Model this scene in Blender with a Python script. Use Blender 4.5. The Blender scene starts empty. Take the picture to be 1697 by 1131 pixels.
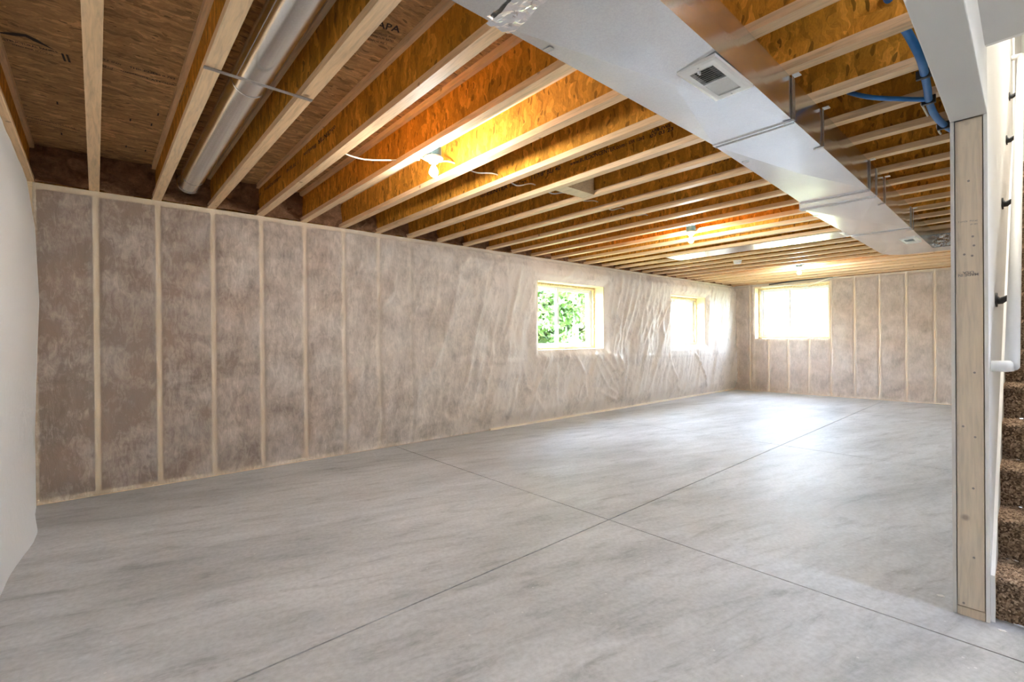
import bpy, math, random
import numpy as np
from mathutils import Matrix, Vector
random.seed(7); rng = np.random.default_rng(7)
SC = bpy.context.scene
COL = SC.collection
PI = math.pi

# ------------------------------------------------------------------ camera
FPX, YAW, PIT, ROLL, EYE = 790.58, 0.7173, -0.0026, -0.0086, 1.2332
Fh = Vector((math.sin(YAW), math.cos(YAW), 0)); Rr = Vector((math.cos(YAW), -math.sin(YAW), 0)); Zz = Vector((0, 0, 1))
Fw = Fh*math.cos(PIT)+Zz*math.sin(PIT); Uu = -Fh*math.sin(PIT)+Zz*math.cos(PIT)
Ri = Rr*math.cos(ROLL)+Uu*math.sin(ROLL); Ui = -Rr*math.sin(ROLL)+Uu*math.cos(ROLL)
CAM = Vector((0, 0, EYE))
cam = bpy.data.cameras.new('camera'); cam.sensor_width = 36; cam.lens = 36*FPX/1697; cam.clip_start = .05
camo = bpy.data.objects.new('camera', cam); COL.objects.link(camo)
M = Matrix((Ri, Ui, -Fw)).transposed().to_4x4(); M.translation = CAM
camo.matrix_world = M
SC.camera = camo
def px(u, v, ax, val):            # photo pixel -> point on the plane  axis = val
    d = Fw+Ri*((u-848.5)/FPX)-Ui*((v-565.5)/FPX)
    return CAM+d*((val-CAM[ax])/d[ax])

# ------------------------------------------------------------------ world, sun, exposure
W = bpy.data.worlds.new('sky'); SC.world = W; W.use_nodes = True
nt = W.node_tree; bg = nt.nodes['Background']
sky = nt.nodes.new('ShaderNodeTexSky'); sky.sky_type = 'NISHITA'; sky.sun_disc = False
sky.sun_elevation = math.radians(52); sky.sun_rotation = math.radians(-90); sky.air_density = 1.0; sky.dust_density = 2.0
hs_ = nt.nodes.new('ShaderNodeHueSaturation'); hs_.inputs['Saturation'].default_value = .62; nt.links.new(sky.outputs[0], hs_.inputs['Color'])
nt.links.new(hs_.outputs[0], bg.inputs[0]); bg.inputs[1].default_value = 1.25
sun = bpy.data.lights.new('sun_offscreen', 'SUN'); sun.energy = 2.2; sun.angle = math.radians(1.0); sun.color = (1, .95, .86)
so = bpy.data.objects.new('sun_offscreen', sun); COL.objects.link(so); so.rotation_euler = (math.radians(40), 0, math.radians(-86))
so.location = (-10, 0, 20)
SC.view_settings.view_transform = 'Standard'; SC.view_settings.look = 'None'
SC.view_settings.gamma = 1; SC.view_settings.use_curve_mapping = False
SC.view_settings.exposure = 3.25
BULB = 165.0          # emission of a bare bulb
D, ZC, LF, NX = 5.118, 2.4664, 11.50, -0.365   # left wall face, joist underside, far wall, near wall
S = .4064                                       # 16 in. centres
ZS = ZC+.3016                                   # subfloor underside

# ------------------------------------------------------------------ node helpers
class NB:
    def __init__(s, name):
        s.m = bpy.data.materials.new(name); s.m.use_nodes = True
        s.t = s.m.node_tree; s.bsdf = s.t.nodes['Principled BSDF']; s.out = s.t.nodes['Material Output']
    def n(s, typ, **kw):
        o = s.t.nodes.new('ShaderNode'+typ)
        for k, v in kw.items():
            if k.startswith('_'): setattr(o, k[1:], v)
            else: o.inputs[k.replace('_', ' ')].default_value = v
        return o
    def l(s, a, b): s.t.links.new(a, b)
    def coord(s, scale=(1, 1, 1), rnd=True, rot=(0, 0, 0)):
        tc = s.n('TexCoord'); mp = s.n('Mapping'); mp.inputs['Scale'].default_value = scale; mp.inputs['Rotation'].default_value = rot
        s.l(tc.outputs['Object'], mp.inputs['Vector'])
        if rnd:
            oi = s.n('ObjectInfo'); mu = s.n('Math', _operation='MULTIPLY'); mu.inputs[1].default_value = 37.0
            s.l(oi.outputs['Random'], mu.inputs[0]); s.l(mu.outputs[0], mp.inputs['Location'])
        return mp.outputs[0]
    def noise(s, vec, scale, detail=4, rough=.55, dist=0):
        o = s.n('TexNoise', Scale=scale, Detail=detail, Roughness=rough, Distortion=dist); s.l(vec, o.inputs['Vector']); return o.outputs['Fac']
    def vor(s, vec, scale, feature='F1', rand=1.0):
        o = s.n('TexVoronoi', _feature=feature, Scale=scale, Randomness=rand); s.l(vec, o.inputs['Vector']); return o
    def ramp(s, fac, stops):
        o = s.n('ValToRGB'); e = o.color_ramp.elements
        while len(e) < len(stops): e.new(.5)
        for i, (p, c) in enumerate(stops):
            e[i].position = p; e[i].color = (*c, 1) if len(c) == 3 else c
        s.l(fac, o.inputs['Fac']); return o.outputs['Color']
    def mix(s, a, b, fac, mode='MIX'):
        o = s.n('MixRGB', _blend_type=mode)
        for inp, val in (('Color1', a), ('Color2', b), ('Fac', fac)):
            if hasattr(val, 'links'): s.l(val, o.inputs[inp])
            elif inp == 'Fac': o.inputs[inp].default_value = val
            else: o.inputs[inp].default_value = (*val, 1)
        return o.outputs['Color']
    def math(s, op, a, b=0.0, clamp=False):
        o = s.n('Math', _operation=op); o.use_clamp = clamp
        for i, val in enumerate((a, b)):
            if hasattr(val, 'links'): s.l(val, o.inputs[i])
            else: o.inputs[i].default_value = val
        return o.outputs[0]
    def bump(s, h, strength=.3, dist=.01):
        o = s.n('Bump', Strength=strength, Distance=dist); s.l(h, o.inputs['Height']); s.l(o.outputs[0], s.bsdf.inputs['Normal']); return o
    def set(s, **kw):
        for k, v in kw.items():
            k = k.replace('_', ' ')
            if hasattr(v, 'links'): s.l(v, s.bsdf.inputs[k])
            elif k == 'Base Color': s.bsdf.inputs[k].default_value = (*v, 1)
            else: s.bsdf.inputs[k].default_value = v
        return s.m

def plain(name, col, rough=.6, metal=0.0, spec=.5, var=.06, scale=30):
    b = NB(name); v = b.coord(); f = b.noise(v, scale, 3)
    lo = tuple(c*(1-var) for c in col); hi = tuple(min(1, c*(1+var)) for c in col)
    return b.set(Base_Color=b.ramp(f, [(.3, lo), (.7, hi)]), Roughness=rough, Metallic=metal, Specular_IOR_Level=spec)

def osb(name, sc, tint, fleck=.5, rot=0):
    b = NB(name)
    v0 = b.coord((1, 1, 1), True, (0, 0, 0))
    nz = b.n('TexNoise', Scale=9.0, Detail=2.0); b.l(v0, nz.inputs['Vector'])
    warp = b.n('VectorMath', _operation='MULTIPLY_ADD'); b.l(nz.outputs['Color'], warp.inputs[0]); warp.inputs[1].default_value = (.09, .09, .09); b.l(v0, warp.inputs[2])
    m1 = b.n('Mapping'); m1.inputs['Scale'].default_value = sc; b.l(warp.outputs[0], m1.inputs['Vector'])
    m2 = b.n('Mapping'); m2.inputs['Scale'].default_value = tuple(s*1.7 for s in sc); m2.inputs['Rotation'].default_value = (.35, .3, .35); m2.inputs['Location'].default_value = (3, 7, 2); b.l(warp.outputs[0], m2.inputs['Vector'])
    A = b.vor(m1.outputs[0], 1.0); B = b.vor(m2.outputs[0], 1.0)
    sa = b.n('SeparateColor'); b.l(A.outputs['Color'], sa.inputs[0]); sb = b.n('SeparateColor'); b.l(B.outputs['Color'], sb.inputs[0])
    f = b.math('ADD', b.math('MULTIPLY', sa.outputs[0], .55), b.math('MULTIPLY', sb.outputs[1], .45))
    c = b.ramp(f, [(.12, tuple(x*.62 for x in tint)), (.4, tuple(x*.9 for x in tint)), (.62, tint), (.9, tuple(min(1, x*1.35+.02) for x in tint))])
    fine = b.noise(m1.outputs[0], 6, 3, .6)
    c = b.mix(c, b.ramp(fine, [(.3, (.72, .66, .6)), (.65, (1.0, 1.0, 1.0))]), .8, 'MULTIPLY')
    fl = b.math('GREATER_THAN', sb.outputs[2], 1-.13*fleck)
    fl2 = b.math('MULTIPLY', fl, b.math('LESS_THAN', B.outputs['Distance'], .42))
    c = b.mix(c, tuple(x*.28 for x in tint), b.math('MULTIPLY', fl2, .75))
    blot = b.noise(v0, 1.3, 2); c = b.mix(c, b.ramp(blot, [(.3, (.82, .78, .74)), (.7, (1, 1, 1))]), 1.0, 'MULTIPLY')
    b.bump(b.math('ADD', f, b.math('MULTIPLY', fine, .5)), .25, .004)
    return b.set(Base_Color=c, Roughness=.7, Specular_IOR_Level=.15)

def lumber(name, tint, axis=1, knots=True, grey=.0):
    b = NB(name); st = [14, 14, 14]; st[axis] = 1.0
    v = b.coord(tuple(st)); g = b.noise(v, 5, 5, .6, .6)
    c = b.ramp(g, [(.25, tuple(x*.74 for x in tint)), (.5, tint), (.75, tuple(min(1, x*1.14) for x in tint))])
    if knots:
        v2 = b.coord((1, 1, 1)); kv = b.vor(v2, 4.5); k = b.ramp(kv.outputs['Distance'], [(.03, (.25, .15, .09)), (.08, (1, 1, 1))])
        c = b.mix(c, k, .75, 'MULTIPLY')
    oi = b.n('ObjectInfo'); r = b.ramp(oi.outputs['Random'], [(0, (.9, .84, .78)), (.5, (1, .97, .93)), (1, (1, 1, 1))])
    c = b.mix(c, r, 1.0, 'MULTIPLY')
    if grey: c = b.mix(c, (.62, .58, .53), grey)
    b.bump(g, .15, .003)
    return b.set(Base_Color=c, Roughness=.55, Specular_IOR_Level=.35)

def concrete():
    b = NB('concrete'); tc = b.n('TexCoord'); geo = b.n('NewGeometry')
    mp = b.n('Mapping'); b.l(geo.outputs['Position'], mp.inputs['Vector']); mp.inputs['Rotation'].default_value = (0, 0, .25)
    v = mp.outputs[0]
    ms = b.n('Mapping'); ms.inputs['Scale'].default_value = (.55, 2.0, 1); b.l(v, ms.inputs['Vector'])
    big = b.noise(ms.outputs[0], .9, 6, .65, .5); mid = b.noise(ms.outputs[0], 4.5, 10, .74, .4); fine = b.noise(v, 40, 4, .6)
    c = b.ramp(big, [(.28, (.42, .425, .425)), (.43, (.53, .54, .545)), (.57, (.62, .63, .64)), (.72, (.69, .70, .71))])
    c = b.mix(c, b.ramp(mid, [(.32, (.60, .60, .595)), (.44, (.86, .86, .86)), (.54, (.97, .97, .97)), (.66, (1.0, 1.0, 1.0))]), 1.0, 'MULTIPLY')
    c = b.mix(c, b.ramp(fine, [(.35, (.84, .84, .84)), (.62, (1, 1, 1))]), .9, 'MULTIPLY')
    stain = b.noise(v, .7, 4, .6, .5); c = b.mix(c, (.37, .34, .30), b.math('MULTIPLY', b.ramp(stain, [(.52, (0, 0, 0)), (.72, (1, 1, 1))]), .35))
    sp = b.vor(v, 9.0); c = b.mix(c, (.78, .78, .76), b.math('MULTIPLY', b.math('LESS_THAN', sp.outputs['Distance'], .045), .5))
    r = b.ramp(mid, [(.3, (.46, .46, .46)), (.7, (.64, .64, .64))])
    b.bump(b.math('ADD', mid, b.math('MULTIPLY', fine, .3)), .10, .008)
    return b.set(Base_Color=c, Roughness=r, Specular_IOR_Level=.36)

def fibre(name, tint, k=3.5):
    b = NB(name); v = b.coord((1, 1, 1)); big = b.noise(v, k, 5, .65, .7)
    ms = b.n('Mapping'); ms.inputs['Scale'].default_value = (5, 5, 14); ms.inputs['Rotation'].default_value = (0, .5, 0); b.l(v, ms.inputs['Vector'])
    fine = b.noise(ms.outputs[0], 6, 5, .7, 2.2)
    c = b.ramp(big, [(.25, tuple(x*.55 for x in tint)), (.5, tint), (.72, tuple(min(1, x*1.55) for x in tint))])
    c = b.mix(c, b.ramp(fine, [(.3, (.5, .45, .42)), (.55, (1, 1, 1)), (.75, (1.0, 1.0, 1.0))]), .8, 'MULTIPLY')
    b.bump(b.math('ADD', big, b.math('MULTIPLY', fine, .8)), .8, .03)
    return b.set(Base_Color=c, Roughness=.95, Specular_IOR_Level=.1)

def film(name, base=(.97, .90, .83), gain=1.0):
    b = NB(name); at = b.n('Attribute', _attribute_name='haze'); geo = b.n('NewGeometry')
    v = geo.outputs['Position']
    ms = b.n('Mapping'); ms.inputs['Scale'].default_value = (1, 1, .35); ms.inputs['Rotation'].default_value = (0, .35, 0); b.l(v, ms.inputs['Vector'])
    cr = b.noise(ms.outputs[0], 26, 5, .62, 1.2); cl = b.noise(v, 3.2, 7, .68, .35); cr2 = b.noise(ms.outputs[0], 8, 4, .6, .8)
    loose = b.math('SUBTRACT', 1.0, b.n('Attribute', _attribute_name='calm').outputs['Fac'])
    nz = b.math('ADD', b.math('MULTIPLY', b.math('SUBTRACT', cl, .47), 1.05), b.math('MULTIPLY', b.math('SUBTRACT', cr, .5), .60))
    fac = b.math('ADD', at.outputs['Fac'], b.math('MULTIPLY', nz, loose))
    fac = b.math('MAXIMUM', b.math('MINIMUM', b.math('MULTIPLY', fac, gain), .95), .28)
    b.set(Base_Color=base, Roughness=.38, Specular_IOR_Level=.45)
    b.bump(b.math('ADD', cr, b.math('MULTIPLY', cr2, 1.4)),   .7, .014)
    tl = b.n('BsdfTranslucent'); tl.inputs[0].default_value = (*base, 1)
    m0 = b.n('MixShader'); m0.inputs[0].default_value = .25; b.l(b.bsdf.outputs[0], m0.inputs[1]); b.l(tl.outputs[0], m0.inputs[2])
    tr = b.n('BsdfTransparent'); tr.inputs[0].default_value = (.97, .96, .95, 1)
    m1 = b.n('MixShader'); b.l(fac, m1.inputs[0]); b.l(tr.outputs[0], m1.inputs[1]); b.l(m0.outputs[0], m1.inputs[2])
    b.l(m1.outputs[0], b.out.inputs[0]); return b.m

def galv(name, col, rough, spangle=.12):
    b = NB(name); v = b.coord((1, 1, 1)); vo = b.vor(v, 220); s = b.n('SeparateColor'); b.l(vo.outputs['Color'], s.inputs[0])
    n = b.noise(v, 3, 3)
    c = b.mix(b.ramp(s.outputs[0], [(0, tuple(x*(1-spangle) for x in col)), (1, tuple(min(1, x*(1+spangle)) for x in col))]), b.ramp(n, [(.3, (.9, .9, .9)), (.7, (1, 1, 1))]), 1, 'MULTIPLY')
    r = b.math('ADD', b.math('MULTIPLY', s.outputs[1], .03), rough)
    return b.set(Base_Color=c, Roughness=r, Metallic=.92)

def glassy():
    b = NB('window_glass'); tr = b.n('BsdfTransparent'); tr.inputs[0].default_value = (.96, .98, .97, 1)
    gl = b.n('BsdfGlossy', Roughness=.02); lw_ = b.n('LayerWeight'); fr = b.math('ADD', b.math('MULTIPLY', b.math('POWER', lw_.outputs['Facing'], 5.0), .9), .04); mx = b.n('MixShader')
    b.l(fr, mx.inputs[0]); b.l(tr.outputs[0], mx.inputs[1]); b.l(gl.outputs[0], mx.inputs[2]); b.l(mx.outputs[0], b.out.inputs[0]); return b.m

def emit(name, col, st):
    b = NB(name); b.set(Base_Color=(.9, .9, .9), Roughness=.3, Emission_Strength=st); b.bsdf.inputs['Emission Color'].default_value = (*col, 1); return b.m

def carpet():
    b = NB('carpet'); v = b.coord((1, 1, 1), False); vo = b.vor(v, 130); s = b.n('SeparateColor'); b.l(vo.outputs['Color'], s.inputs[0])
    n = b.noise(v, 200, 3, .7)
    f = b.math('ADD', b.math('MULTIPLY', s.outputs[0], .6), b.math('MULTIPLY', n, .4))
    c = b.ramp(f, [(.15, (.09, .058, .038)), (.4, (.26, .17, .11)), (.6, (.44, .30, .20)), (.85, (.66, .49, .34))])
    b.bump(f, .9, .012)
    return b.set(Base_Color=c, Roughness=.95, Specular_IOR_Level=.1)

MT = dict(
    web=osb('osb_web', (30, 26, 7.5), (.72, .325, .035), .9), sub=osb('osb_subfloor', (7, 34, 34), (.64, .40, .19), .8),
    flange=lumber('flange_lumber', (.84, .61, .37)), stud=lumber('stud_lumber', (.80, .65, .45), 2, False), post=lumber('post_lumber', (.76, .65, .50), 2, True, .30),
    plate=lumber('plate_lumber', (.78, .63, .42), 0, False), platey=lumber('plate_lumber_cross', (.78, .63, .42), 1, False),
    cut=plain('dusty_shaded_cut', (.20, .175, .15), .9, var=.3), strip=lumber('strip_lumber', (.88, .80, .66), 0, False), buck=lumber('buck_lumber', (.78, .63, .42), 2, False), frame=plain('window_vinyl', (.78, .80, .82), .45, var=.02), conc=concrete(), batt=fibre('fiberglass', (.36, .195, .105)), rim=fibre('fiberglass_rim', (.36, .195, .105), 13),
    film=film('poly_film'), filmw=film('poly_film_white', (.97, .97, .97), 1.0),
    galv=galv('galvanized_sheet', (.80, .82, .84), .18, .05), pipe=galv('galvanized_pipe', (.80, .82, .84), .20, .05),
    strap=galv('strap_metal', (.55, .56, .57), .3), foil=galv('foil_tape', (.95, .95, .97), .18, .03),
    white=plain('white_paint', (.82, .81, .78), .5, var=.02, scale=3), dry=plain('drywall', (.64, .63, .60), .75, var=.03, scale=2), dryedge=plain('drywall_edge', (.70, .69, .66), .9, var=.15, scale=60),
    enamel=plain('white_enamel', (.82, .82, .80), .35, var=.02), porc=plain('porcelain', (.85, .85, .83), .25, var=.02), vinyl=plain('white_vinyl', (.78, .80, .82), .4, var=.02),
    dark=plain('dark_void', (.02, .02, .02), .9), ink=plain('black_ink', (.035, .025, .02), .8), greyink=plain('grey_ink', (.30, .27, .25), .8), black=plain('black_metal', (.03, .03, .032), .45),
    bluebox=plain('blue_plastic', (.09, .25, .40), .45), pex=plain('blue_pex', (.035, .20, .55), .35, var=.1, scale=8), cable=plain('white_cable', (.80, .76, .68), .5), 
    foam=plain('spray_foam', (.72, .58, .34), .85, var=.25, scale=40), conw=plain('foundation_concrete', (.52, .51, .49), .9, var=.15, scale=8), glass=glassy(),
    bulb=emit('lit_bulb', (1, .965, .92), BULB), carpet=carpet(), lamp=emit('lit_diffuser', (1, .94, .84), 42.0),
    grass=plain('grass_blades', (.17, .20, .07), .8, var=.5, scale=4), leaf=plain('leaves', (.055, .125, .022), .55, var=.6, scale=1.2), bark=plain('bark', (.45, .40, .33), .9, var=.3), siding=plain('white_siding', (.80, .81, .82), .6, var=.02), roof=plain('shingles', (.20, .19, .19), .9, var=.3),
    flex=galv('flex_foil', (.55, .55, .56), .25, .1),
)

# ------------------------------------------------------------------ mesh helpers
class MB:
    def __init__(s): s.v = []; s.f = []
    def box(s, x0, x1, y0, y1, z0, z1):
        b = len(s.v); s.v += [(x, y, z) for z in (z0, z1) for y in (y0, y1) for x in (x0, x1)]
        s.f += [tuple(b+i for i in q) for q in ((0, 2, 3, 1), (4, 5, 7, 6), (0, 1, 5, 4), (2, 6, 7, 3), (0, 4, 6, 2), (1, 3, 7, 5))]; return s
    def hexa(s, p):      # 8 points: bottom quad then top quad, both counter-clockwise seen from above
        b = len(s.v); s.v += [tuple(q) for q in p]
        s.f += [tuple(b+i for i in q) for q in ((0, 3, 2, 1), (4, 5, 6, 7), (0, 1, 5, 4), (1, 2, 6, 5), (2, 3, 7, 6), (3, 0, 4, 7))]; return s
    def poly(s, pts): b = len(s.v); s.v += [tuple(p) for p in pts]; s.f.append(tuple(range(b, b+len(pts)))); return s
    def tube(s, pts, r, n=8, cap=True):
        pts = [Vector(p) for p in pts]; b = len(s.v); rad = r if isinstance(r, (list, tuple)) else [r]*len(pts)
        up = None
        for i, p in enumerate(pts):
            t = (pts[min(i+1, len(pts)-1)]-pts[max(i-1, 0)]).normalized()
            if up is None: up = t.orthogonal().normalized()
            up = (up-t*up.dot(t)).normalized(); w = t.cross(up)
            for k in range(n):
                a = 2*PI*k/n; s.v.append(tuple(p+(up*math.cos(a)+w*math.sin(a))*rad[i]))
        for i in range(len(pts)-1):
            for k in range(n):
                a = b+i*n+k; c = b+i*n+(k+1) % n; s.f.append((a, c, c+n, a+n))
        if cap: s.f.append(tuple(b+k for k in reversed(range(n)))); s.f.append(tuple(b+(len(pts)-1)*n+k for k in range(n)))
        return s
    def lathe(s, prof, c=(0, 0, 0), n=20):   # profile (r,z) about vertical axis
        b = len(s.v)
        for r, z in prof:
            for k in range(n): a = 2*PI*k/n; s.v.append((c[0]+r*math.cos(a), c[1]+r*math.sin(a), c[2]+z))
        for i in range(len(prof)-1):
            for k in range(n): a = b+i*n+k; d = b+i*n+(k+1) % n; s.f.append((a, d, d+n, a+n))
        s.f.append(tuple(b+k for k in reversed(range(n)))); s.f.append(tuple(b+(len(prof)-1)*n+k for k in range(n))); return s
    def mesh(s, name, mat, smooth=False):
        m = bpy.data.meshes.new(name); m.from_pydata(s.v, [], s.f); m.materials.append(mat)
        if smooth:
            m.polygons.foreach_set('use_smooth', [True]*len(m.polygons))
        m.update(); return m
    def build(s, name, mat, parent=None, smooth=False, loc=None, bevel=0):
        return obj(name, s.mesh(name, mat, smooth), parent, loc, bevel)
def obj(name, mesh, parent=None, loc=None, bevel=0):
    o = bpy.data.objects.new(name, mesh); COL.objects.link(o); o.parent = parent
    if loc: o.location = loc
    if bevel:
        md = o.modifiers.new('bevel', 'BEVEL'); md.width = bevel; md.segments = 2; md.limit_method = 'ANGLE'
    return o
def empty(name, loc=(0, 0, 0)):
    o = bpy.data.objects.new(name, None); COL.objects.link(o); o.location = loc; o.empty_display_size = .1; return o
def tag(o, label, cat, group=None):
    o['label'] = label; o['category'] = cat
    if group: o['group'] = group
    return o
def struct(o): o['kind'] = 'structure'; return o
def grid_mesh(name, P, mat, keep=None, attr=None, smooth=True):   # P: (nv,nu,3)
    nv, nu = P.shape[:2]; idx = np.arange(nv*nu).reshape(nv, nu)
    q = np.stack([idx[:-1, :-1], idx[:-1, 1:], idx[1:, 1:], idx[1:, :-1]], -1)
    q = q[keep] if keep is not None else q.reshape(-1, 4)
    m = bpy.data.meshes.new(name); m.from_pydata(P.reshape(-1, 3).tolist(), [], q.tolist()); m.materials.append(mat)
    if attr is not None:
        
        for an, av in attr.items():
            a = m.attributes.new(an, 'FLOAT', 'POINT'); a.data.foreach_set('value', np.ascontiguousarray(av).reshape(-1).astype(np.float32))
    if smooth: m.polygons.foreach_set('use_smooth', [True]*len(m.polygons))
    m.update(); return m
_T = rng.random((256, 256))
def vnoise(x, y):
    xi = np.floor(x).astype(int); yi = np.floor(y).astype(int); fx = x-xi; fy = y-yi
    fx = fx*fx*(3-2*fx); fy = fy*fy*(3-2*fy)
    g = lambda a, b: _T[a % 256, b % 256]
    return (g(xi, yi)*(1-fx)+g(xi+1, yi)*fx)*(1-fy)+(g(xi, yi+1)*(1-fx)+g(xi+1, yi+1)*fx)*fy
def fbm(x, y, o=4):
    r = 0; a = .5
    for i in range(o): r = r+a*vnoise(x*2**i+17*i, y*2**i+5*i); a *= .5
    return r
def ORD(n):
    u = ['zeroth', 'first', 'second', 'third', 'fourth', 'fifth', 'sixth', 'seventh', 'eighth', 'ninth', 'tenth', 'eleventh', 'twelfth', 'thirteenth', 'fourteenth', 'fifteenth', 'sixteenth', 'seventeenth', 'eighteenth', 'nineteenth', 'twentieth']
    if n <= 20: return u[n]
    return ('twenty-' if n < 30 else 'thirty-')+u[n % 10] if n % 10 else 'thirtieth'
def put_text(txt, a, b, up, mat, name, parent, hscale=1.0, lift=None, hmax=None):
    """lettering whose baseline runs from a to b (world), letters standing towards up"""
    cu = bpy.data.curves.new('t', 'FONT'); cu.body = txt; cu.size = 1.0; cu.resolution_u = 2; cu.offset = .018
    t = bpy.data.objects.new('t', cu); COL.objects.link(t)
    dg = bpy.context.evaluated_depsgraph_get(); me = bpy.data.meshes.new_from_object(t.evaluated_get(dg))
    bpy.data.objects.remove(t); bpy.data.curves.remove(cu)
    co = np.zeros(len(me.vertices)*3); me.vertices.foreach_get('co', co); co = co.reshape(-1, 3)
    L = (b-a).length; w = co[:, 0].max()-co[:, 0].min(); sx = L/w; sy = sx*hscale if hmax is None else hmax/.7
    dx = (b-a).normalized(); uy = (up-dx*up.dot(dx)).normalized(); nrm = dx.cross(uy)
    out = [a+dx*((c[0]-co[:, 0].min())*sx)+uy*(c[1]*sy)+nrm*.0012 for c in co]
    pl = parent.matrix_world.inverted() if parent else Matrix()
    me.vertices.foreach_set('co', np.array([list(q) for q in out]).reshape(-1)); me.materials.clear(); me.materials.append(mat); me.name = name; me.update()
    o = bpy.data.objects.new(name, me); COL.objects.link(o); o['kind'] = 'stuff'
    if parent:
        o.parent = parent; off = Vector(parent.location) + (Vector(parent.parent.location) if parent.parent else Vector())
        o.location = -off
    return o

# ================================================================== SETTING
def sk(x): return .026*(x-2.87)          # the stair wall, duct and saw cuts run slightly off the long wall
# ---- floor: concrete panels between saw cuts
fl = struct(MB().box(NX-.1, LF+.4, -3.1, D+.1, -.25, -.03).build('floor', MT['conw']))
def ycut(x): return 1.985+.022*(x-.97)
cuts = [NX-.08, 2.625, 5.90, 9.2, LF+.3]
for i in range(4):
    x0, x1 = cuts[i]+(.0045 if i else 0), cuts[i+1]-(.0045 if i < 3 else 0)
    for lo, hi in (((-3.05,)*2, (ycut(x0)-.0045, ycut(x1)-.0045)), ((ycut(x0)+.0045, ycut(x1)+.0045), (D+.09,)*2)):
        p = [(x0, lo[0], -.03), (x1, lo[1], -.03), (x1, hi[1], -.03), (x0, hi[0], -.03)]
        MB().hexa(p+[(q[0], q[1], 0) for q in p]).build('floor_slab', MT['conc'], fl)

for i in (1, 2, 3): MB().box(cuts[i]-.0045, cuts[i]+.0045, -3.05, D+.09, -.03, -.006).build('saw_cut', MT['cut'], fl)  # brown dirt in the cuts; its dark colour also stands in for groove shade
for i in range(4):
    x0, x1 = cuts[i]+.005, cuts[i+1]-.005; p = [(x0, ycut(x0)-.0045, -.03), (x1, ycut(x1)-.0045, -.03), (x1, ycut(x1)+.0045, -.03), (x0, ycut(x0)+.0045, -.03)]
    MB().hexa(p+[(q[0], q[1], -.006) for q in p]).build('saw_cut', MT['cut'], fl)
# ---- windows data   (opening on wall face, frame plane depth)
W1 = (4.971, 6.548, 1.065, 2.128); W2 = (8.668, 10.098, 1.086, 2.119); W3 = (3.13, 4.625, 1.20, 2.388)

def batt_mesh(w, h, seed, t=.085):
    r = np.random.default_rng(seed); nu, nv = 7, max(6, int(h/.08))
    u = np.linspace(0, w, nu); z = np.linspace(0, h, nv); U, Z = np.meshgrid(u, z)
    edge = np.minimum(np.minimum(U, w-U)/.05, 1); d = -.010*(1-edge)+.012*(fbm(U*7+seed, Z*6)-.5)
    P = np.stack([U, -d, Z], -1)
    m = grid_mesh('insulation_batt', P, MT['batt'])
    return m
def insulated_wall(name, org, ang, length, studs, openings, ztop=ZC):
    """local frame: u along wall, +y into the wall; org at (u=0, face, floor)"""
    root = empty(name, org); root.rotation_euler = (0, 0, ang); struct(root)
    cm = MB()
    us = sorted([0, length]+[x for o in openings for x in o[:2]])
    for a, b in zip(us[:-1], us[1:]):       # concrete foundation behind, with holes
        o = [q for q in openings if q[0] <= a+1e-6 and q[1] >= b-1e-6]
        if o: cm.box(a, b, .125, .40, 0, o[0][2]); cm.box(a, b, .125, .40, o[0][3], ztop)
        else: cm.box(a, b, .125, .40, 0, ztop)
    cm.build('foundation', MT['conw'], root)
    MB().box(0, length, .002, .089, 0, .038).build('bottom_plate', MT['plate'], root)
    MB().box(0, length, .002, .089, ztop-.045, ztop-.002).build('top_plate', MT['plate'], root)
    hs = {}
    def bay(a, b, z0, z1):
        k = (round(b-a, 2), round(z1-z0, 2), random.randrange(3))
        if k not in hs: hs[k] = batt_mesh(b-a, z1-z0, len(hs)+3)
        obj('insulation_batt', hs[k], root, (a, .026, z0))
    def stud(u, z0, z1):
        k = ('s', round(z1-z0, 3))
        if k not in hs: hs[k] = MB().box(-.019, .019, 0, .089, 0, z1-z0).mesh('stud', MT['stud'])
        obj('stud', hs[k], root, (u, .001, z0))
    ztp = ztop-.045; zb = .038; edges = []
    for u in studs:
        o = [q for q in openings if q[0]-.03 < u < q[1]+.03]
        if o:
            stud(u, zb, o[0][2]-.04); edges.append(u)
        else: stud(u, zb, ztp); edges.append(u)
    for o in openings:
        for u in (o[0]-.019, o[1]+.019): stud(u, zb, ztp); edges.append(u)
        MB().box(o[0], o[1], .001, .089, o[2]-.04, o[2]-.002).build('rough_sill', MT['plate'], root)
        if ztp-o[3] > .03: MB().box(o[0], o[1], .001, .089, o[3]+.002, min(o[3]+.14, ztp)).build('window_header', MT['plate'], root)
    edges = sorted(edges)
    for a, b in zip(edges[:-1], edges[1:]):
        if b-a < .06: continue
        c = (a+b)/2; o = [q for q in openings if q[0] < c < q[1]]
        bay(a+.019, b-.019, zb, o[0][2]-.04 if o else ztp)
        if o and ztp-o[0][3]-.14 > .05: bay(a+.019, b-.019, o[0][3]+.14, ztp)
    return root
lstuds = [NX+.03]+[i*S+.006 for i in range(0, 29)]
wl = insulated_wall('wall_left', (0, D, 0), 0, 11.9, [u for u in lstuds if 0 <= u < 11.5], [W1, W2])
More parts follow.
